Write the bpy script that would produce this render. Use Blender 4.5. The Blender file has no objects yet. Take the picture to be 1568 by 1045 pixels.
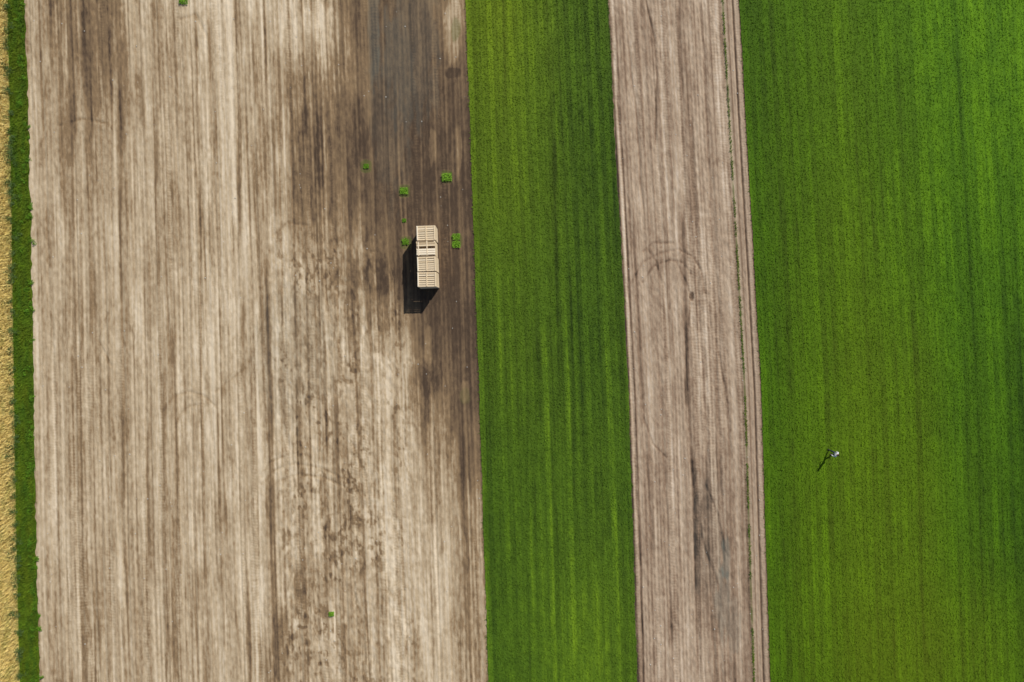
import bpy, math, numpy as np
from mathutils import Vector
K=0.057
H=69.5
def WX(x): return (x-784.0)*K
def WY(y): return (522.5-y)*K
scene=bpy.context.scene
# ------------------------------------------------------------ helpers
_tabs={}
def vn(x,y,seed=0):
    if seed not in _tabs: _tabs[seed]=np.random.default_rng(seed+11).random((256,256))
    t=_tabs[seed]
    x=x+0*y; y=y+0*x
    xi=np.floor(x).astype(int); yi=np.floor(y).astype(int)
    fx=x-xi; fy=y-yi
    fx=fx*fx*(3-2*fx); fy=fy*fy*(3-2*fy)
    a=t[xi%256,yi%256]; b=t[(xi+1)%256,yi%256]; c=t[xi%256,(yi+1)%256]; d=t[(xi+1)%256,(yi+1)%256]
    return ((a*(1-fx)+b*fx)*(1-fy)+(c*(1-fx)+d*fx)*fy)*2-1
def fbm(x,y,seed=0,o=3):
    r=0;a=1;s=0
    for i in range(o):
        r=r+a*vn(x*2**i+i*17.3,y*2**i+i*9.1,seed+i*31); s+=a; a*=.55
    return r/s
def sm(a,b,x):
    t=np.clip((x-a)/(b-a),0,1); return t*t*(3-2*t)
def ridge(x,y,seed,p=.78): return sm(p,1,1-np.abs(fbm(x,y,seed,2)))
def edge(pts):
    ys=np.array([p[1] for p in pts],float); xs=np.array([p[0] for p in pts],float)
    sl=(xs[-1]-xs[0])/(ys[-1]-ys[0])
    F=8000
    ys2=np.concatenate([[ys[0]-F],ys,[ys[-1]+F]]); xs2=np.concatenate([[xs[0]-F*sl],xs,[xs[-1]+F*sl]])
    return lambda y: np.interp(y,ys2,xs2)
E_crop=edge([(12,0),(16,200),(19,400),(22,600),(26,850),(31,1045)])
E_L=edge([(37,0),(44,200),(49,400),(52,600),(56,850),(62,1045)])
E_G1=edge([(713,0),(720,200),(727,400),(734,600),(740,800),(748,1045)])
E_G2=edge([(931,0),(941,200),(952,400),(962,600),(968,780),(976,1045)])
E_R=edge([(1132,0),(1143,200),(1155,400),(1166,600),(1172,800),(1180,1045)])
def jit(e,amp,seed): return lambda y: e(y)+amp*vn(y/9.0,y*0+3.3,seed)+amp*.8*vn(y/45.0,y*0+7.3,seed+1)
J_L=jit(E_L,1.6,70); J_G1=jit(E_G1,.8,72); J_G2=jit(E_G2,.9,74); J_R=jit(E_R,.5,76)
def cmap(xs,ys,M,x,y):
    M=np.array(M,float); xs=np.array(xs,float); ys=np.array(ys,float)
    fx=np.clip(np.interp(x,xs,np.arange(len(xs))),0,len(xs)-1.0001)
    fy=np.clip(np.interp(y,ys,np.arange(len(ys))),0,len(ys)-1.0001)
    xi=fx.astype(int); yi=fy.astype(int); fx=fx-xi; fy=fy-yi
    fx=fx*fx*(3-2*fx); fy=fy*fy*(3-2*fy)
    return (M[yi,xi]*(1-fx)+M[yi,xi+1]*fx)*(1-fy)+(M[yi+1,xi]*(1-fx)+M[yi+1,xi+1]*fx)*fy
def line(x,y,pts,w,wob=1.2):
    ys=np.array([p[1] for p in pts],float); xs=np.array([p[0] for p in pts],float)
    c=np.interp(y,ys,xs)+wob*vn(y/40.,y*0+xs[0],5)
    g=np.exp(-((x-c)/w)**2)
    return g*sm(ys[0]-12,ys[0]+12,y)*(1-sm(ys[-1]-12,ys[-1]+12,y))
def poly(x,y,pts,w):
    d=np.full(x.shape,1e9)
    for (ax,ay),(bx,by) in zip(pts[:-1],pts[1:]):
        dx,dy=bx-ax,by-ay
        t=np.clip(((x-ax)*dx+(y-ay)*dy)/(dx*dx+dy*dy),0,1)
        d=np.minimum(d,(x-ax-t*dx)**2+(y-ay-t*dy)**2)
    return np.exp(-d/w**2)
def blob(x,y,cx,cy,rx,ry,seed=3,n=.6,pw=2):
    d=np.abs((x-cx)/rx)**pw+np.abs((y-cy)/ry)**pw
    d=d+n*fbm(x/5.,y/22.,seed,3)
    return 1-sm(.5,1.3,d)
def mesh_grid(name,X,Y,Z,attrs,mat):
    ny,nx=X.shape
    co=np.stack([X,Y,Z],-1).reshape(-1,3).astype(np.float32)
    i=np.arange(nx*ny).reshape(ny,nx)
    q=np.stack([i[:-1,:-1],i[1:,:-1],i[1:,1:],i[:-1,1:]],-1).reshape(-1,4)
    return mesh_raw(name,co,q,attrs,mat)
def mesh_raw(name,co,q,attrs,mat,smooth=True):
    me=bpy.data.meshes.new(name)
    n=len(q);k=q.shape[1]
    me.vertices.add(len(co)); me.vertices.foreach_set('co',np.ascontiguousarray(co,dtype=np.float32).ravel())
    me.loops.add(n*k); me.loops.foreach_set('vertex_index',q.ravel().astype(np.int32))
    me.polygons.add(n); me.polygons.foreach_set('loop_start',(np.arange(n)*k).astype(np.int32))
    me.polygons.foreach_set('loop_total',np.full(n,k,np.int32))
    me.polygons.foreach_set('use_smooth',np.full(n,smooth))
    for a,v in attrs.items():
        at=me.attributes.new(a,'FLOAT','POINT'); at.data.foreach_set('value',np.ascontiguousarray(v,dtype=np.float32).ravel())
    me.update(calc_edges=True)
    me.materials.append(mat)
    ob=bpy.data.objects.new(name,me); scene.collection.objects.link(ob)
    return ob
def lin(c,g=1.0):
    r=[]
    for v in c:
        v/=255.; r.append((v/12.92 if v<.04045 else ((v+.055)/1.055)**2.4)*g)
    return (*r,1)
# ------------------------------------------------------------ materials
def newmat(name):
    m=bpy.data.materials.new(name); m.use_nodes=True
    nt=m.node_tree; b=nt.nodes['Principled BSDF']; b.inputs['Roughness'].default_value=.9
    b.inputs['Specular IOR Level'].default_value=.15
    return m,nt,b
def N(nt,t,**kw):
    n=nt.nodes.new(t)
    for k,v in kw.items(): setattr(n,k,v)
    return n
def math_(nt,op,a,b=None,c=None):
    n=N(nt,'ShaderNodeMath',operation=op)
    for i,v in enumerate((a,b,c)):
        if v is None: continue
        if isinstance(v,(int,float)): n.inputs[i].default_value=v
        else: nt.links.new(v,n.inputs[i])
    return n.outputs[0]
def attr(nt,name): return N(nt,'ShaderNodeAttribute',attribute_name=name).outputs['Fac']
def noise(nt,scale,stretch=(1,1,1),detail=3):
    tc=N(nt,'ShaderNodeTexCoord'); mp=N(nt,'ShaderNodeMapping'); mp.inputs['Scale'].default_value=stretch
    nt.links.new(tc.outputs['Object'],mp.inputs[0])
    n=N(nt,'ShaderNodeTexNoise'); n.inputs['Scale'].default_value=scale; n.inputs['Detail'].default_value=detail
    nt.links.new(mp.outputs[0],n.inputs['Vector']); return n.outputs['Fac']
def ramp(nt,fac,stops):
    r=N(nt,'ShaderNodeValToRGB'); e=r.color_ramp.elements
    while len(e)>1: e.remove(e[-1])
    e[0].position=stops[0][0]; e[0].color=stops[0][1]
    for p,c in stops[1:]:
        x=e.new(p); x.color=c
    nt.links.new(fac,r.inputs[0]); return r.outputs[0]
def mix(nt,fac,a,b,mode='MIX'):
    m=N(nt,'ShaderNodeMix',data_type='RGBA',blend_type=mode)
    if isinstance(fac,(int,float)): m.inputs[0].default_value=fac
    else: nt.links.new(fac,m.inputs[0])
    for i,v in ((6,a),(7,b)):
        if isinstance(v,tuple): m.inputs[i].default_value=v
        else: nt.links.new(v,m.inputs[i])
    return m.outputs[2]
G=0.93
def soil_mat(name,stops):
    m,nt,b=newmat(name)
    d=attr(nt,'dark')
    n1=noise(nt,5.0,(1,.35,1),4); n2=noise(nt,16.0,(1,1,1),2)
    f=math_(nt,'MULTIPLY_ADD',math_(nt,'SUBTRACT',n1,.5),.26,d)
    f=math_(nt,'MULTIPLY_ADD',math_(nt,'SUBTRACT',n2,.5),.30,f)
    c=ramp(nt,f,stops)
    c=mix(nt,attr(nt,'cool'),c,lin((112,120,112),G*.8))
    c=mix(nt,attr(nt,'green'),c,lin((92,112,44),G*.7))
    nt.links.new(c,b.inputs['Base Color'])
    bp=N(nt,'ShaderNodeBump'); bp.inputs['Strength'].default_value=.45; bp.inputs['Distance'].default_value=.04
    nt.links.new(n2,bp.inputs['Height']); nt.links.new(bp.outputs[0],b.inputs['Normal'])
    return m
soil_l=soil_mat('dry_and_wet_soil',[(0,lin((226,209,182),G)),(.3,lin((192,172,142),G)),(.6,lin((144,120,90),G)),(.88,lin((100,82,64),G)),(1,lin((76,62,50),G))])
soil_r=soil_mat('tilled_soil',[(0,lin((216,199,178),G)),(.3,lin((184,163,139),G)),(.6,lin((140,117,96),G)),(.88,lin((86,71,59),G)),(1,lin((60,50,43),G))])
def green_mat(name,dark,mid,bright,yel,leaf=False,amp=.20):
    m,nt,b=newmat(name)
    t=attr(nt,'tone')
    n1=noise(nt,2.2,(1,.45,1),4); n2=noise(nt,9,(1,.7,1),3)
    f=math_(nt,'MULTIPLY_ADD',math_(nt,'SUBTRACT',n1,.5),amp,t)
    f=math_(nt,'MULTIPLY_ADD',math_(nt,'SUBTRACT',n2,.5),amp,f)
    c=ramp(nt,f,[(0,dark),(.5,mid),(1,bright)])
    c=mix(nt,attr(nt,'yel'),c,yel)
    nt.links.new(c,b.inputs['Base Color'])
    b.inputs['Roughness'].default_value=.8
    if not leaf:
        bp=N(nt,'ShaderNodeBump'); bp.inputs['Strength'].default_value=.5; bp.inputs['Distance'].default_value=.08
        nt.links.new(n2,bp.inputs['Height']); nt.links.new(bp.outputs[0],b.inputs['Normal'])
    return m
gc=dict(dark=lin((32,58,13)),mid=lin((74,106,22)),bright=lin((118,152,28)),yel=lin((112,116,16)))
def leafc(d,g): return {k:tuple([min(1,v*g) for v in c[:3]]+[1]) for k,c in d.items()}
g_ground=green_mat('crop_ground',**gc); g_leaf=green_mat('crop_leaf',leaf=True,**leafc(gc,1.12))
gr=dict(dark=lin((30,62,7)),mid=lin((68,109,9)),bright=lin((106,152,12)),yel=lin((112,114,12)))
r_ground=green_mat('field_crop_ground',**gr); r_leaf=green_mat('field_crop_leaf',leaf=True,**leafc(gr,1.12))
yc=dict(dark=lin((130,112,56)),mid=lin((194,172,102)),bright=lin((230,208,140)),yel=lin((100,120,45)))
y_ground=green_mat('ripe_crop_ground',**yc); y_leaf=green_mat('ripe_crop_leaf',leaf=True,**leafc(yc,1.25))

# ------------------------------------------------------------ y sample rows
yd=np.arange(-60,1106,1.6)
yfar1=-60-np.geomspace(6,6000,30)[::-1]; yfar2=yd[-1]+np.geomspace(6,6000,30)
YS=np.concatenate([yfar1,yd,yfar2])
def strip_grid(eL,eR,nx):
    f=np.linspace(0,1,nx)[None,:]; y=YS[:,None]+0*f
    L=eL(YS)[:,None]; R=eR(YS)[:,None]
    return L+(R-L)*f, y, f+0*y
# ------------------------------------------------------------ LEFT SOIL FIELD
x,y,f=strip_grid(J_L,J_G1,560)
s=37+(x-E_L(y))/(E_G1(y)-E_L(y))*676
cols=[40,100,160,220,280,340,400,460,520,550,580,640,700]
rows=list(range(0,1001,100))
M=[[.44,.58,.60,.36,.34,.32,.28,.30,.46,.76,.80,.84,.66],
[.40,.58,.62,.36,.36,.34,.38,.48,.56,.74,.84,.90,.82],
[.38,.50,.44,.36,.36,.32,.42,.60,.66,.76,.87,.92,.86],
[.36,.42,.40,.36,.32,.30,.40,.58,.66,.75,.88,.94,.90],
[.34,.38,.36,.36,.34,.28,.36,.44,.52,.60,.78,.93,.90],
[.32,.36,.34,.36,.34,.26,.32,.38,.40,.42,.50,.88,.92],
[.30,.34,.34,.36,.36,.30,.36,.38,.36,.34,.32,.66,.86],
[.30,.34,.34,.38,.38,.32,.36,.40,.38,.36,.32,.42,.72],
[.30,.34,.34,.38,.38,.32,.36,.36,.38,.34,.28,.32,.58],
[.34,.36,.36,.38,.40,.32,.40,.38,.38,.34,.24,.26,.54],
[.36,.38,.38,.38,.40,.34,.42,.40,.38,.34,.24,.28,.54]]
ws=s+16*fbm(s/16,y/70,21); wy=y+60*fbm(s/6,y/160,25)
base=cmap(cols,rows,M,ws,wy)
D=base.copy()
wetz=sm(.58,.82,base)
dry=1-wetz
str1=fbm(s/9.,y/700.,30,3); str2=fbm(s/3.2,y/240.,40,2); str3=fbm(s/16.,y/110.,44,3)
D+= (.18*str1+.13*str2+.09*str3)*(1-.5*wetz)
D+=.17*ridge(s/13.,y/700.,51)*(1-.5*wetz)*(.7+.5*vn(s/20,y/70,52))
D+=.16*ridge(s/8.,y/400.,53,.84)*(1-.5*wetz)*sm(-.4,.5,vn(s/15,y/60,54))
D-=.19*ridge(s/9.,y/300.,55,.8)*dry*sm(-.2,.5,fbm(s/25,y/90,56,2))
D-=.15*sm(.25,.6,fbm(s/4.,y/60.,50,2))*dry*sm(150,320,s+60*vn(y/100,s/100,3))
D+=.08*fbm(s/55.,y/60.,57,3)
band=sm(385,420,s)*(1-sm(560,650,s))*sm(300,420,y)
mot=sm(.08,.40,fbm(s/5.,y/8.,60,3)+.26*fbm(s/9.,y/120.,61,2))
zone=.30+.70*sm(-.3,.3,fbm(s/40,y/70,63,2))
D+=band*.30*mot*dry*zone
D-=band*.15*sm(.1,.5,fbm(s/5.,y/14.,66,2))
D+=.12*sm(.2,.6,fbm(s/5.,y/24.,64,3))*dry*(1-band)
D+=.14*fbm(s/4.,y/7.,67,3)*(1-.5*wetz)
D+=.08*wetz*fbm(s/14.,y/40.,68,3)
D+=.05*np.sin(y/4.6*2*math.pi+7*fbm(s/14,y/30,8,2))*sm(.2,.6,fbm(s/10,y/300,69,2))
D+=.04*np.sin(s/6.3*2*math.pi+2*vn(s/30,y/200,10))
for a,b,w,k in [(60,80,2.4,.14),(78,98,2.0,.12),(106,128,3.2,.2),(180,196,2.8,.32),(214,232,2.2,.2),(236,256,2.4,.26),(268,290,2.4,.18),(300,316,2.6,.22),(318,356,2.0,.24),(362,384,3.4,.30),(404,420,2.4,.30),(440,470,2.6,.2),(462,484,2.4,.14),(498,528,3.2,.26),(520,566,2.4,.2),(548,590,2.4,.2)]:
    q=vn(y/80,y*0+a,9)
    D+=k*np.exp(-((x-(a+(b-a)*y/1045+2*vn(y/90,y*0+a,6)))/w)**2)*(.65+.6*q)*(1-.4*wetz)
for a,b,w,k in [(172,188,2.4,.2),(224,246,2.4,.16),(292,308,2.4,.24),(312,338,3,.22),(350,372,3,.22),(385,402,4,.22),(430,452,3,.18),(610,640,4,.12),(640,672,4,.14),(664,690,3,.12)]:
    D-=k*np.exp(-((x-(a+(b-a)*y/1045))/w)**2)*(.6+.8*vn(y/60,y*0+a,9))*(1-.8*wetz)
for cx,cy,rx,ry,k in [(150,60,34,120,.10),(108,190,12,60,.14),(490,235,8,50,.18),(458,160,14,60,.14),(560,250,12,60,.08),(546,190,8,60,.12),(560,470,30,60,.05),(435,985,18,60,.16),(470,900,22,60,.08),(688,640,9,60,.10),(650,620,8,60,.06),(668,720,8,60,.12),(580,420,26,30,.10)]:
    D+=k*blob(x,y,cx,cy,rx,ry,3,1.1)
for cx,cy,rx,ry,k in [(694,45,13,62,.28),(663,228,7,26,.18),(698,238,9,42,.18),(656,528,8,28,.14),(600,560,14,60,.14),(712,600,7,16,.14),(498,60,12,50,.2),(480,20,14,40,.16),(640,60,6,80,.06)]:
    D-=k*blob(x,y,cx,cy,rx,ry,4,.9,2.6)
D+=.12*blob(x,y,655,580,36,26,6,.9)+.14*blob(x,y,693,112,12,8,6,.5,4)
D+=.14*np.exp(-((x-E_G1(y)+1.5)/2.)**2)
D-=.10*np.exp(-((x-E_G1(y)+7)/2.5)**2)*sm(500,600,y)
D+=.12*np.exp(-((x-E_G1(y)+28)/6.)**2)*sm(600,700,y)
D-=.10*np.exp(-((x-E_L(y)-5)/6)**2)*sm(0,300,y)
thin=0
for pts in [[(563,0),(570,240),(576,380)],[(586,0),(590,300),(600,480)],[(608,120),(612,290),(618,370)],[(678,0),(686,270),(692,420)],[(700,200),(706,370),(712,560)],[(640,0),(648,340)],[(662,30),(670,340)]]:
    thin=thin+line(x,y,pts,1.3,.4)
D-=.15*np.clip(thin,0,1)
for pts in [[(570,0),(577,420)],[(690,0),(700,440)],[(714,380),(722,700)],[(628,0),(634,340)],[(604,0),(612,480)]]:
    D+=.1*line(x,y,pts,2.2,.4)
arcs=0
def dbl(pts,off): return [pts,[(px_+off*.5,py_+off) for px_,py_ in pts]]
for pts in [[(250,645),(254,622),(268,606),(290,600),(312,606),(330,622)],[(268,655),(276,634),(290,622),(306,620)],[(400,730),(412,708),(432,700)]]+dbl([(400,742),(420,720),(450,710),(490,716),(530,735)],16)+[[(92,192),(125,182),(160,188)],[(540,680),(560,730),(568,800)],[(170,560),(150,520),(165,480)],[(276,30),(300,22),(318,60)],[(330,600),(380,560),(400,500)],[(520,410),(500,450),(508,500)],[(560,860),(540,900),(556,960)],[(420,360),(440,340),(470,345)]]:
    arcs=arcs+poly(x,y,pts,2.2)
brk=.5+.9*np.clip(vn(x/4,y/4,7)+.3,0,1)
D+=.13*np.clip(arcs,0,1)*brk*dry
cool=.28*blob(x,y,572,50,9,90)+.15*blob(x,y,630,70,44,130,3,1)+.10*blob(x,y,600,150,34,150,3,1)+.10*blob(x,y,450,540,60,110,3,1)
green=.40*blob(x,y,697,45,8,18)+.2*blob(x,y,712,606,8,14)
for cx,cy in [(561,255),(619,293),(684,271),(622,372),(699,369)]:
    green=green+.5*blob(x,y,cx,cy,9,10,3,.3,4); D-=.08*blob(x,y,cx,cy,9,12,3,.3,4)
z=.008*np.sin(s/6.3*2*math.pi)+.028*str1+.02*fbm(s/4,y/7,80,2)-.03*np.clip(arcs,0,1)*dry
z+=.03*band*fbm(s/6,y/9,81,2)-.025*ridge(s/13.,y/700.,51)
z=z*(1-.5*wetz)
near=(sm(-600,-60,y)*(1-sm(1105,1600,y)))
mesh_grid('bare_soil_field',WX(x),WY(y),z*near,{'dark':np.clip(D,0.02,.99),'cool':np.clip(cool,0,1)*near,'green':np.clip(green,0,1)},soil_l)

# ------------------------------------------------------------ RIGHT SOIL STRIP
x,y,f=strip_grid(J_G2,J_R,200)
s=931+(x-E_G2(y))/(E_R(y)-E_G2(y))*201
base=cmap([931,970,1010,1050,1090,1130],[0,200,400,600,800,1000],
 [[.46,.44,.36,.38,.38,.48],[.46,.42,.38,.42,.38,.48],[.48,.42,.40,.44,.38,.46],[.48,.44,.40,.48,.40,.44],[.50,.44,.42,.52,.52,.44],[.50,.42,.38,.50,.52,.46]],s+8*fbm(s/20,y/80,121),y)
D=base+.15*fbm(s/7.,y/700.,130,3)+.12*fbm(s/3.,y/240.,140,2)+.10*fbm(s/12,y/60,144,3)+.13*fbm(s/4,y/7,146,3)
D+=.17*ridge(s/11.,y/600.,151,.82)*(.7+.5*vn(s/20,y/70,152))-.15*ridge(s/8.,y/300.,155,.82)*sm(-.2,.5,fbm(s/25,y/90,156,2))
D+=.06*np.sin(y/4.6*2*math.pi+7*fbm(s/12,y/30,8,2))*sm(0,.5,fbm(s/9,y/500,169,2))+.04*np.sin(s/5.5*2*math.pi+2*vn(s/30,y/200,10))
D+=.08*fbm(s/30,y/50,158,2)
R=0
for pts,w,k in [
 ([(990,0),(1002,60),(1006,120),(1003,220)],1.6,.34),([(960,60),(975,180),(985,330)],1.6,.22),
 ([(1038,0),(1046,200),(1046,380),(1052,600),(1064,800),(1070,1045)],2.8,.22),
 ([(1050,500),(1052,640),(1064,760),(1066,900)],2.4,.2),
 ([(1072,0),(1084,200),(1092,400),(1098,600),(1108,800),(1118,1045)],2.4,.22),
 ([(1060,180),(1068,420),(1080,640),(1086,860),(1096,1045)],2.4,.22),
 ([(946,150),(962,420),(968,620),(980,860),(986,1045)],1.6,.28),
 ([(960,300),(974,420),(984,620),(1000,860)],1.8,.15),
 ([(1090,260),(1104,560),(1120,700)],1.8,.15),
 ([(1060,700),(1075,820),(1100,900),(1104,1045)],2.2,.2),
 ([(1010,560),(1020,760),(1030,1000)],2.2,.16)]:
    g=line(x,y,pts,w); D+=k*g*(.75+.6*vn(y/40,y*0+w,17)); R=R+g
for pts,w,k in [([(1024,0),(1036,300),(1036,500)],3,.22),([(1056,0),(1066,200),(1078,420),(1086,620)],3,.22),([(980,300),(996,620),(1010,1045)],4,.14),([(1094,0),(1110,300),(1122,560),(1128,700)],4,.2),([(1070,540),(1076,700)],3,.22),([(1022,560),(1034,800),(1044,1045)],3,.22),([(940,0),(956,380),(972,700)],3,.14),([(1012,100),(1026,380)],2.4,.14),([(1128,760),(1136,1045)],4,.18)]:
    D-=k*line(x,y,pts,w)*(.75+.6*vn(y/40,y*0+w,18))
arcs=0
for pts in [[(966,434),(984,402),(1010,388),(1040,382),(1062,394),(1074,416),(1080,450)],[(984,432),(1000,408),(1026,398),(1046,402),(1058,420)],[(1036,400),(1050,430),(1058,455),(1054,500)],[(990,380),(1005,400),(1012,430)],[(985,640),(1000,680),(1020,700)],[(1080,740),(1100,790),(1112,850)],[(1096,520),(1112,600),(1118,660)],[(985,385),(1000,372),(1030,372)]]:
    arcs=arcs+poly(x,y,pts,1.8)
D+=.17*np.clip(arcs,0,1)*(.55+.9*np.clip(vn(x/4,y/4,7)+.3,0,1))
D+=.36*blob(x,y,1059,455,4,7,5)+.10*blob(x,y,1082,765,10,40,6,1)+.10*blob(x,y,1112,830,8,40,6,1)+.08*blob(x,y,1068,800,8,70,6,1)+.10*blob(x,y,1075,930,16,50,6,1)
cool=.40*blob(x,y,1111,855,7,40,6,.9)+.28*blob(x,y,1106,925,12,60,6,1)+.12*blob(x,y,1085,820,26,120,6,1)+.2*blob(x,y,1125,960,10,40,7,1)
r=x-E_R(y)
gl=np.exp(-((r+25.5)/1.4)**2)*(.7+.4*vn(y/12,y*0,20))
D=D*(1-.55*sm(-27,-23,r))+.17*sm(-27,-23,r)
D+=.50*np.exp(-((r+10.5)/1.4)**2)+.28*np.exp(-((r+19)/1.2)**2)+.44*np.exp(-((r+0.3)/1.8)**2)+.2*np.exp(-((r+29)/1.5)**2)  # track lines, plus furrow shade painted into the soil colour along the right edge
D+=.08*np.exp(-((r+6)/2)**2)*np.sin(y/4*2*math.pi)
q=x-E_G2(y)
D+=.42*np.exp(-((q-1)/2.2)**2)+.26*np.exp(-((q-10)/1.2)**2)*(.6+.5*vn(y/80,y*0,19))-.1*np.exp(-((q-5)/2.5)**2)
z=.008*np.sin(s/5.5*2*math.pi)+.025*fbm(s/7.,y/700.,130,3)+.03*fbm(s/3,y/7,180,2)-.03*np.clip(arcs,0,1)-.04*np.clip(R,0,1)-.08*blob(x,y,1059,455,4,7,5)
z-=.06*np.exp(-((r+10.5)/1.6)**2)
near=(sm(-600,-60,y)*(1-sm(1105,1600,y)))
mesh_grid('tilled_soil_strip',WX(x),WY(y),z*near,{'dark':np.clip(D,0.02,.99),'cool':np.clip(cool,0,1)*near,'green':.85*gl},soil_r)

# ------------------------------------------------------------ GREEN FIELDS
def tone_strip(x,y):
    s=(x-E_G1(y))/(E_G2(y)-E_G1(y)); sp=s*218
    t=cmap([0,.2,.4,.6,.8,1],[0,250,500,750,1000],[[.56,.66,.62,.46,.32,.34],[.48,.52,.48,.38,.30,.30],[.34,.40,.38,.36,.34,.34],[.32,.36,.42,.46,.44,.40],[.36,.42,.50,.64,.62,.46]],s+.06*vn(y/150,s*4,300),y)
    ye=cmap([0,.25,.5,.75,1],[0,250,500,750,1000],[[.34,.38,.24,.1,.1],[.24,.24,.16,.08,.05],[.12,.14,.10,.05,.08],[.05,.08,.08,.08,.05],[.05,.08,.10,.12,.1]],s,y)
    st=.10*np.sin(sp/15.6*2*math.pi+1.2*vn(y/300,sp/40,301))+.065*np.sin(sp/5.2*2*math.pi+1.2*vn(y/160,sp/30,309))+.05*np.sin(sp/31.2*2*math.pi+.6)
    t=t+st*(.8+.6*vn(sp/30,y/90,308))+.12*fbm(sp/5,y/600,302,3)+.14*fbm(sp/8,y/22,304,3)-.13*ridge(sp/14,y/600,306,.86)
    for a,b,w,k,y0,y1 in [(846,862,2.2,.30,60,660),(868,884,2.2,.26,420,760),(905,928,2,.18,380,900),(770,790,3,.12,0,500),(826,850,3,-.14,0,1100),(905,915,2.5,.22,700,900),(800,812,2,.15,500,1045),(733,760,2,.12,0,1045)]:
        t=t-k*np.exp(-((x-(a+(b-a)*y/1045))/w)**2)*sm(y0-40,y0+40,y)*(1-sm(y1-40,y1+40,y))*(.8+.5*vn(y/30,y*0+a,307))
    return np.clip(t,0,1),np.clip(ye,0,1)
def tone_right(x,y):
    s=x-E_R(y)
    t=cmap([0,30,90,150,230,310,400],[0,200,400,600,800,1000],
     [[.28,.34,.44,.48,.54,.64,.66],[.28,.32,.42,.46,.50,.58,.60],[.28,.32,.42,.46,.46,.46,.48],[.30,.34,.42,.46,.46,.38,.30],[.34,.38,.44,.46,.46,.38,.30],[.38,.42,.46,.46,.48,.44,.38]],s+25*vn(y/120,s/80,320),y)
    ye=cmap([0,70,150,230,310,400],[0,200,400,600,800,1000],
     [[.10,.14,.18,.12,.05,.05],[.10,.16,.2,.14,.06,.05],[.10,.18,.24,.16,.06,.05],[.10,.20,.28,.24,.08,.05],[.14,.24,.30,.28,.12,.06],[.16,.26,.36,.36,.28,.18]],s,y)
    t=t+(.085*np.sin(s/17.5*2*math.pi+1.2*vn(y/300,s/40,321))+.06*np.sin(s/5.8*2*math.pi+1.2*vn(y/160,s/30,329))+.05*np.sin(s/70*2*math.pi+.9))*(.8+.6*vn(s/30,y/90,330))+.12*fbm(s/5,y/600,322,3)+.14*fbm(s/9,y/22,324,3)+.06*fbm(s/70,y/110,326,2)-.12*ridge(s/14,y/600,327,.86)
    for a,k,w in [(24,.1,2.5),(68,.14,3),(98,.12,3),(150,-.12,4),(166,.16,3),(235,.14,3),(262,-.11,4),(330,.13,3)]:
        t=t-k*np.exp(-((s-a)/w)**2)*(.8+.5*vn(y/40,y*0+a,328))
    return np.clip(t,0,1),np.clip(ye,0,1)
x,y,f=strip_grid(J_G1,J_G2,150); t,ye=tone_strip(x,y)
mesh_grid('green_crop_strip',WX(x),WY(y),.02+.02*fbm(x/5,y/6,330,2),{'tone':t,'yel':ye},g_ground)
def right_grid(e,n1,w1,sgn):
    f=np.concatenate([np.linspace(0,1,n1),1+np.geomspace(.02,30,22)])[None,:]
    y=YS[:,None]+0*f; return e(YS)[:,None]+sgn*w1*f,y
x,y=right_grid(J_R,280,470,1); t,ye=tone_right(x,y)
mesh_grid('green_crop_field',WX(x),WY(y),.02+.02*fbm(x/5,y/6,331,2),{'tone':t,'yel':ye},r_ground)
def tone_verge(x,y):
    v=.36+.30*fbm(x/5,y/12,340,3); return np.clip(v,0,1),np.clip(.2+.25*fbm(x/6,y/30,341,2),0,1)
x,y,f=strip_grid(E_crop,J_L,26); t,ye=tone_verge(x,y)
mesh_grid('grass_verge',WX(x),WY(y),.02+.03*fbm(x/4,y/6,332,2),{'tone':t,'yel':ye},g_ground)
def tone_ripe(x,y):
    v=.6+.3*fbm(x/4,y/8,350,3); return np.clip(v,0,1),np.clip(.35*sm(.1,.5,fbm(x/6,y/14,351,2))+.3*sm(-6,2,x-E_crop(y)),0,1)
x,y=right_grid(E_crop,30,70,-1); x=x[:,::-1]; y=y[:,::-1]; t,ye=tone_ripe(x,y)
mesh_grid('ripe_grain_field',WX(x),WY(y),.03+.03*fbm(x/4,y/6,333,2),{'tone':t,'yel':ye},y_ground)
mg,nt,b=newmat('ground_material')
nt.links.new(ramp(nt,noise(nt,.02,(1,1,1),4),[(.3,(.05,.09,.015,1)),(.7,(.14,.13,.06,1))]),b.inputs['Base Color'])
a=np.linspace(-3000,3000,21); XX,YY=np.meshgrid(a,a[::-1])
mesh_grid('ground',XX,YY,XX*0-.3,{},mg)

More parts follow.
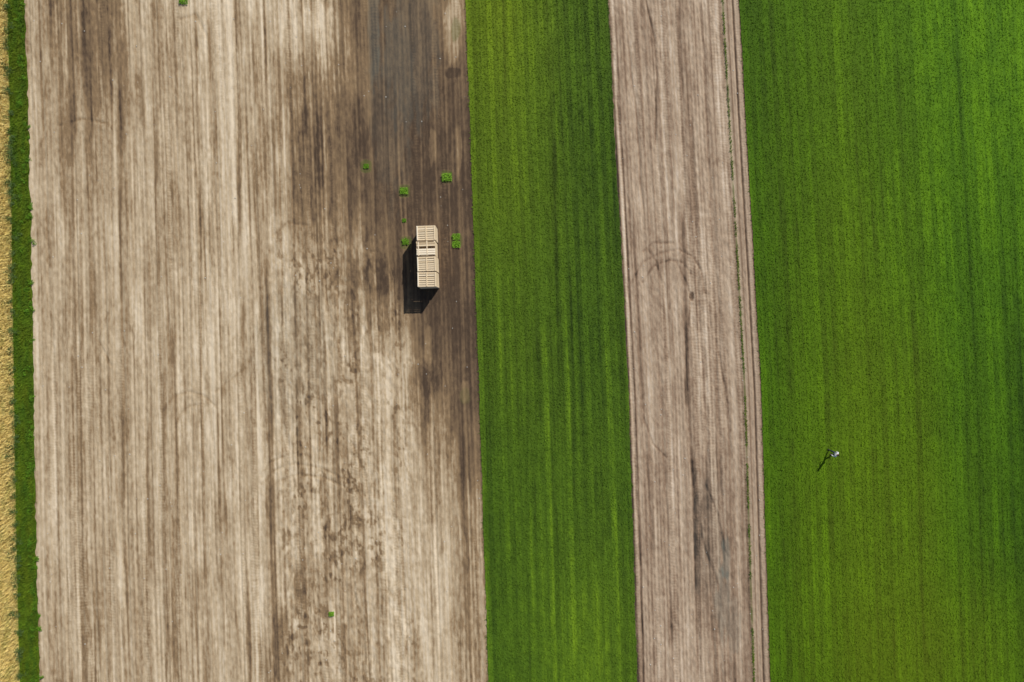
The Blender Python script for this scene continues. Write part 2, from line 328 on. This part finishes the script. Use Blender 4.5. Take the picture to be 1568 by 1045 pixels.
# ------------------------------------------------------------ blades
rng=np.random.default_rng(5)
def blades(name,n,sampler,tonef,mat,length,width,lean,z0=.02,tj=.06):
    x,y=sampler(n); n=len(x)
    t,ye=tonef(x,y)
    X=WX(x);Y=WY(y)
    az=rng.uniform(0,2*math.pi,n); L=length*rng.uniform(.6,1.3,n); W=width*rng.uniform(.6,1.3,n)
    le=np.clip(rng.normal(lean,.2,n),.1,1.3)
    dx,dy=np.cos(az),np.sin(az); px,py=-dy,dx
    co=np.zeros((n,5,3))
    def pt(i,l,h,side):
        co[:,i,0]=X+dx*l*L+px*side*W/2; co[:,i,1]=Y+dy*l*L+py*side*W/2; co[:,i,2]=z0+h*L
    sl=np.sin(le);cl=np.cos(le)
    pt(0,0,0,-.6);pt(1,0,0,.6);pt(2,.5*sl,.65*cl,1);pt(3,.5*sl,.65*cl,-1)
    co[:,4,0]=X+dx*sl*L; co[:,4,1]=Y+dy*sl*L; co[:,4,2]=z0+L*cl*.8
    b=np.arange(n)[:,None]*5
    q=np.concatenate([b+np.array([[0,1,2]]),b+np.array([[0,2,3]]),b+np.array([[3,2,4]])])
    tt=np.repeat(np.clip(t+rng.normal(0,tj,n),0,1),5); yy=np.repeat(np.clip(ye+rng.normal(0,.05,n),0,1),5)
    return mesh_raw(name,co.reshape(-1,3),q,{'tone':tt,'yel':yy},mat,smooth=False)
def samp(eL,eR,over=1.5,row=None):
    def fn(n):
        y=rng.uniform(-40,1085,n); u=rng.random(n); l=eL(y);r=eR(y)
        x=l+(r-l)*u
        if row: x=np.round((x-l)/row)*row+l+rng.normal(0,row*.24,n)
        x=np.clip(x,l-over*rng.random(n),r+over*rng.random(n))
        return x,y
    return fn
o=blades('green_crop_strip_plants',60000,samp(J_G1,J_G2,1.5,5.2),tone_strip,g_leaf,.17,.04,.95); o.parent=bpy.data.objects['green_crop_strip']
o=blades('green_crop_field_plants',120000,samp(J_R,lambda y:E_R(y)*0+1640,1.5,5.8),tone_right,r_leaf,.17,.04,.95); o.parent=bpy.data.objects['green_crop_field']
o=blades('verge_grass',14000,samp(E_crop,J_L,3),tone_verge,g_leaf,.3,.035,.8,tj=.1); o.parent=bpy.data.objects['grass_verge']
o=blades('grain_stalks',22000,samp(lambda y:E_R(y)*0-40,E_crop,3),tone_ripe,y_leaf,.6,.04,.4,tj=.1); o.parent=bpy.data.objects['ripe_grain_field']
def rowgrass(n):
    y=rng.uniform(-40,1085,n); keep=vn(y/14,y*0,360)>-.45; y=y[keep]; return E_R(y)-25.5+rng.normal(0,.8,len(y)),y
o=blades('track_grass',3600,rowgrass,tone_verge,g_leaf,.14,.035,.9); o.parent=bpy.data.objects['tilled_soil_strip']

# ------------------------------------------------------------ leafy clumps
def clump(name,spots,mat,tone=.6,square=False):
    P=[];T=[]
    for cx,cy,r,h in spots:
        n=int((420 if square else 150)*max(.3,r/.35))
        lob=[(rng.normal(0,r*.45),rng.normal(0,r*.45),rng.uniform(.4,1)) for _ in range(5)]
        for i in range(n):
            lx,ly,lh=lob[rng.integers(5)]
            v=rng.normal(0,1,3); v/=np.linalg.norm(v); v[2]=abs(v[2]); rr=rng.random()**.4
            c=np.array([WX(cx)+lx+v[0]*r*.55*rr,WY(cy)+ly+v[1]*r*.55*rr,.02+h*lh*v[2]*rr])
            if square and i%4: c[0]=WX(cx)+rng.uniform(-r,r); c[1]=WY(cy)+rng.uniform(-r,r)*.85; c[2]=.03+h*rng.uniform(0,.6)
            d=rng.normal(0,1,3); d[2]*=.4; d/=np.linalg.norm(d); e=np.cross(d,[0,0,1])+rng.normal(0,.25,3); e/=np.linalg.norm(e)+1e-6
            l=.11*rng.uniform(.6,1.4); w=l*.4
            P+= [c-d*l*.5,c+e*w*.5,c+d*l*.5,c-e*w*.5]; T+=[np.clip(tone+rng.normal(0,.15),0,1)]*4
    co=np.array(P); q=np.arange(len(P)).reshape(-1,4)
    return mesh_raw(name,co,q,{'tone':np.array(T),'yel':np.full(len(T),.1)},mat,smooth=False)
bright=green_mat('weed_leaf',dark=lin((45,80,15)),mid=lin((92,142,32)),bright=lin((135,182,55)),yel=lin((140,150,50)),leaf=True)
for cx,cy,r,h,tn in [(561,255,.22,.15,.4),(619,293,.34,.3,.6),(684,272,.42,.35,.62),(621,371,.28,.2,.45),(699,363,.32,.3,.6),(699,375,.34,.25,.62),(508,940,.22,.3,.6),(282,2,.38,.35,.55),(619,338,.16,.08,.3)]:
    clump('weed_clump',[(cx,cy,r,h)],bright,tn,True)
hsp=[];yy=-40
while yy<1080:
    yy+=rng.uniform(9,34); hsp.append((E_crop(yy)+rng.normal(1.0,2.5),yy,rng.uniform(.3,.55),rng.uniform(.4,.9)))
clump('hedgerow_bushes',hsp,green_mat('bush_leaf',dark=lin((22,48,18)),mid=lin((66,92,50)),bright=lin((110,134,90)),yel=lin((140,150,60)),leaf=True),.5)
tsp=[(E_L(v)+rng.normal(-6,4),v,rng.uniform(.15,.35),rng.uniform(.2,.4)) for v in rng.uniform(0,1045,70)]
clump('verge_tufts',tsp,bright,.3)

# ------------------------------------------------------------ boxes helper
def boxes_mesh(name,bl,mat,parent=None,loc=(0,0,0),rot=0):
    P=[];Q=[]
    for (cx,cy,cz,sx,sy,sz) in bl:
        b=len(P)
        for dz in(-.5,.5):
            for dx,dy in((-.5,-.5),(.5,-.5),(.5,.5),(-.5,.5)): P.append((cx+dx*sx,cy+dy*sy,cz+dz*sz))
        Q+=[(b,b+3,b+2,b+1),(b+4,b+5,b+6,b+7)]+[(b+i,b+(i+1)%4,b+4+(i+1)%4,b+4+i) for i in range(4)]
    me=bpy.data.meshes.new(name); me.from_pydata(P,[],Q); me.materials.append(mat)
    ob=bpy.data.objects.new(name,me); scene.collection.objects.link(ob)
    ob.location=loc; ob.rotation_euler=(0,0,rot); ob.parent=parent
    bv=ob.modifiers.new('bevel','BEVEL'); bv.width=.004; bv.segments=1
    return ob
wood,nt,b=newmat('weathered_timber')
isl=N(nt,'ShaderNodeNewGeometry').outputs['Random Per Island']
wv=noise(nt,9,(1,8,4),4)
f=math_(nt,'ADD',math_(nt,'MULTIPLY',isl,.55),math_(nt,'MULTIPLY',wv,.6))
nt.links.new(ramp(nt,f,[(.1,lin((158,134,100),.9)),(.5,lin((224,202,166),.95)),(.95,lin((248,236,212),.98))]),b.inputs['Base Color'])
b.inputs['Roughness'].default_value=.75
def crate(seed=0):
    r=np.random.default_rng(seed); w,d,h=1.6,1.23,1.2; bl=[]
    nb=6; bh=.145; z0=.11
    for i in range(nb):
        z=z0+bh/2+i*(bh+.032)
        for sy in(-1,1): bl.append((0,sy*(d/2-.012),z,w,.022,bh))
        for sx in(-1,1): bl.append((sx*(w/2-.012),0,z,.022,d-.052,bh))
    for sx in(-1,1):
        for sy in(-1,1): bl.append((sx*(w/2-.062),sy*(d/2-.062),.10+.53,.07,.07,1.06))
    n=7
    for i in range(n):
        yy=-d/2+.085+i*(d-.17)/(n-1)
        bl.append((0,yy+r.normal(0,.008),.098,w-.06,.128,.020))
    for sx in(-.5,0,.5): bl.append((sx*(w-.16),0,.062,.10,d-.04,.050))
    return [(a,b_,h-c,e,f_,g) for a,b_,c,e,f_,g in bl]
st=bpy.data.objects.new('wooden_crate_stack',None); scene.collection.objects.link(st)
st.location=(WX(784-126.8),WY(522.5-125.4),-.01); st.rotation_euler=(0,0,math.radians(2.0))
k=0
for lev in range(2):
    for j in range(4):
        k+=1
        cr=crate(k)
        if lev==1 and j==1:
            cr=[(a,b_,1.2-c,e,f_,g) for a,b_,c,e,f_,g in cr]
        boxes_mesh(f'crate_{k}',cr,wood,st,((.02*((-1)**j)+rng.normal(0,.015)),(1.5-j)*1.305,lev*1.235+.02),rng.normal(0,.010))
bl=[]
j=1
for i in (0,1,2,4,5): bl.append((rng.normal(0,.02),(1.5-j)*1.305-.46+i*.18,2.475,1.56,.15,.022))
bl.append((.1,(1.5-j)*1.305+.1,2.499,.09,1.1,.022)); bl.append((-.62,(1.5-j)*1.305,2.499,.09,1.12,.022))
boxes_mesh('loose_boards',bl,wood,st)

# ------------------------------------------------------------ person
pe=bpy.data.objects.new('person',None); scene.collection.objects.link(pe)
def plain(name,c,r=.8):
    m,nt,b=newmat(name); n=noise(nt,20,(1,1,1),2)
    nt.links.new(mix(nt,n,tuple([v*.85 for v in c[:3]]+[1]),tuple([min(1,v*1.1) for v in c[:3]]+[1])),b.inputs['Base Color']); b.inputs['Roughness'].default_value=r; return m
skin=plain('skin',(.45,.27,.19)); shirt=plain('shirt_cloth',(.78,.8,.84)); trs=plain('trousers_cloth',(.05,.06,.09)); hairm=plain('hair',(.05,.03,.02)); shoe=plain('shoe_leather',(.03,.03,.03))
def skinned(name,V,E,R,mat,root=0,lv=2):
    me=bpy.data.meshes.new(name); me.from_pydata(V,E,[]); me.materials.append(mat)
    ob=bpy.data.objects.new(name,me); scene.collection.objects.link(ob); ob.parent=pe
    md=ob.modifiers.new('skin','SKIN'); md.use_smooth_shade=True
    for i,sv in enumerate(me.skin_vertices[0].data):
        rr=R[i]; sv.radius=rr if isinstance(rr,tuple) else (rr,rr); sv.use_root=(i==root)
    sb=ob.modifiers.new('sub','SUBSURF'); sb.levels=lv; sb.render_levels=lv
    return ob
skinned('trousers',[(0,0,.95),(0,0,1.02),(.1,0,.9),(.11,.16,.5),(.11,.2,.1),(-.1,0,.9),(-.11,.02,.5),(-.11,-.22,.14)],[(0,1),(0,2),(2,3),(3,4),(0,5),(5,6),(6,7)],[(.15,.11),(.15,.11),.095,.065,.055,.095,.065,.055],trs)
skinned('shirt',[(0,0,1.02),(0,.01,1.2),(0,.01,1.38),(0,0,1.47),(.19,0,1.40),(.25,-.08,1.14),(.24,0,.93),(-.19,0,1.40),(-.25,.06,1.14),(-.23,.2,.97)],[(0,1),(1,2),(2,3),(2,4),(4,5),(5,6),(2,7),(7,8),(8,9)],[(.15,.11),(.155,.115),(.17,.12),.07,.07,.05,.042,.07,.05,.042],shirt)
skinned('neck',[(0,0,1.45),(0,.01,1.55)],[(0,1)],[.055,.055],skin)
for sx,(hx,hy,hz) in((1,(.24,0,.93)),(-1,(-.23,.2,.97))):
    V=[(hx,hy,hz+.02),(hx,hy+.015,hz-.05),(hx,hy+.025,hz-.10)];E=[(0,1),(1,2)];R=[(.028,.028),(.02,.036),(.016,.036)]
    for i in range(4):
        b=len(V); fy=hy+.055-.02*i; ln=[.07,.08,.075,.06][i]
        V+=[(hx,fy,hz-.10),(hx-.008*sx,fy+.002,hz-.10-ln*.5),(hx-.022*sx,fy,hz-.10-ln)]
        E+=[(2,b),(b,b+1),(b+1,b+2)];R+=[.009,.009,.008]
    b=len(V);V+=[(hx,hy+.055,hz-.05),(hx-.01*sx,hy+.075,hz-.09)];E+=[(1,b),(b,b+1)];R+=[.011,.009]
    skinned('hand',V,E,R,skin,0,1)
for nm,(fx,fy,fz) in(('shoe_front',(.11,.2,.05)),('shoe_rear',(-.11,-.24,.07))):
    skinned(nm,[(fx,fy-.05,fz),(fx,fy+.08,fz-.01),(fx,fy+.19,fz-.02)],[(0,1),(1,2)],[(.05,.05),(.05,.04),(.04,.03)],shoe)
import bmesh
def ball(name,c,sc,mat,fn=None):
    bm=bmesh.new(); bmesh.ops.create_uvsphere(bm,u_segments=32,v_segments=24,radius=1)
    for v in bm.verts:
        if fn: fn(v.co)
        v.co=Vector((c[0]+v.co.x*sc[0],c[1]+v.co.y*sc[1],c[2]+v.co.z*sc[2]))
    for fc in bm.faces: fc.smooth=True
    me=bpy.data.meshes.new(name); bm.to_mesh(me); me.materials.append(mat)
    ob=bpy.data.objects.new(name,me); scene.collection.objects.link(ob); ob.parent=pe; return ob
def face(co):
    x,y,z=co
    if z<0: co.x*=1+.28*z
    if y>0:
        co.y+=.22*math.exp(-(x/.13)**2-((z+.12)/.2)**2)
        co.y-=.10*math.exp(-((abs(x)-.36)/.16)**2-((z-.05)/.12)**2)
        co.y+=.06*math.exp(-(x/.28)**2-((z+.5)/.07)**2)
    co.x+=math.copysign(.14*math.exp(-((z+.02)/.18)**2-((y+.05)/.12)**2)*(abs(x)>.8),x)
ball('head',(0,.02,1.64),(.078,.098,.118),skin,face)
def hr(co):
    if co.y>.35 and co.z<.45: co.y*=.6
    if co.z<-.3: co.z=-.3
ball('hair',(0,.004,1.667),(.086,.1,.106),hairm,hr)
for sx in(-1,1): ball('eye',(sx*.029,.104,1.648),(.012,.008,.008),plain('eye_white',(.7,.7,.7)))
pe.location=(WX(1271),WY(693),.04); pe.rotation_euler=(0,0,math.radians(55))

# ------------------------------------------------------------ scattered stones
bm=bmesh.new()
for i in range(320):
    yy=rng.uniform(0,1045)
    if i<220: xx=rng.uniform(E_L(yy)+5,E_G1(yy)-5)
    else: xx=rng.uniform(E_G2(yy)+3,E_R(yy)-3)
    g=bmesh.ops.create_icosphere(bm,subdivisions=1,radius=rng.uniform(.02,.055))
    for v in g['verts']: v.co=Vector((v.co.x*rng.uniform(.8,1.3)+WX(xx),v.co.y*rng.uniform(.8,1.3)+WY(yy),v.co.z*.6+.02))
me=bpy.data.meshes.new('stones'); bm.to_mesh(me); me.materials.append(plain('stone',(.55,.53,.48))); ob=bpy.data.objects.new('stones',me); scene.collection.objects.link(ob)

# ------------------------------------------------------------ light
el=math.radians(41.8)
hd=Vector((27,40,0)).normalized()
d=Vector((hd.x*math.cos(el),hd.y*math.cos(el),math.sin(el)))
sun=bpy.data.lights.new('sun','SUN'); sun.energy=4.3; sun.angle=math.radians(.5); sun.color=(1,.955,.885)
so=bpy.data.objects.new('sun',sun); scene.collection.objects.link(so)
so.rotation_euler=d.to_track_quat('Z','Y').to_euler(); so.location=(40,60,60)
w=bpy.data.worlds.new('World'); scene.world=w; w.use_nodes=True
nt=w.node_tree; sk=nt.nodes.new('ShaderNodeTexSky'); sk.sky_type='NISHITA'; sk.sun_disc=False
sk.sun_elevation=el; sk.sun_rotation=math.atan2(hd.x,hd.y)
bg=nt.nodes['Background']; nt.links.new(sk.outputs[0],bg.inputs[0]); bg.inputs[1].default_value=.065
# ------------------------------------------------------------ camera
cam=bpy.data.cameras.new('camera'); cam.lens=28; cam.sensor_width=36; cam.clip_end=12000
co=bpy.data.objects.new('camera',cam); scene.collection.objects.link(co); co.location=(0,0,H); scene.camera=co
scene.view_settings.view_transform='Standard'; scene.view_settings.look='None'; scene.view_settings.exposure=0
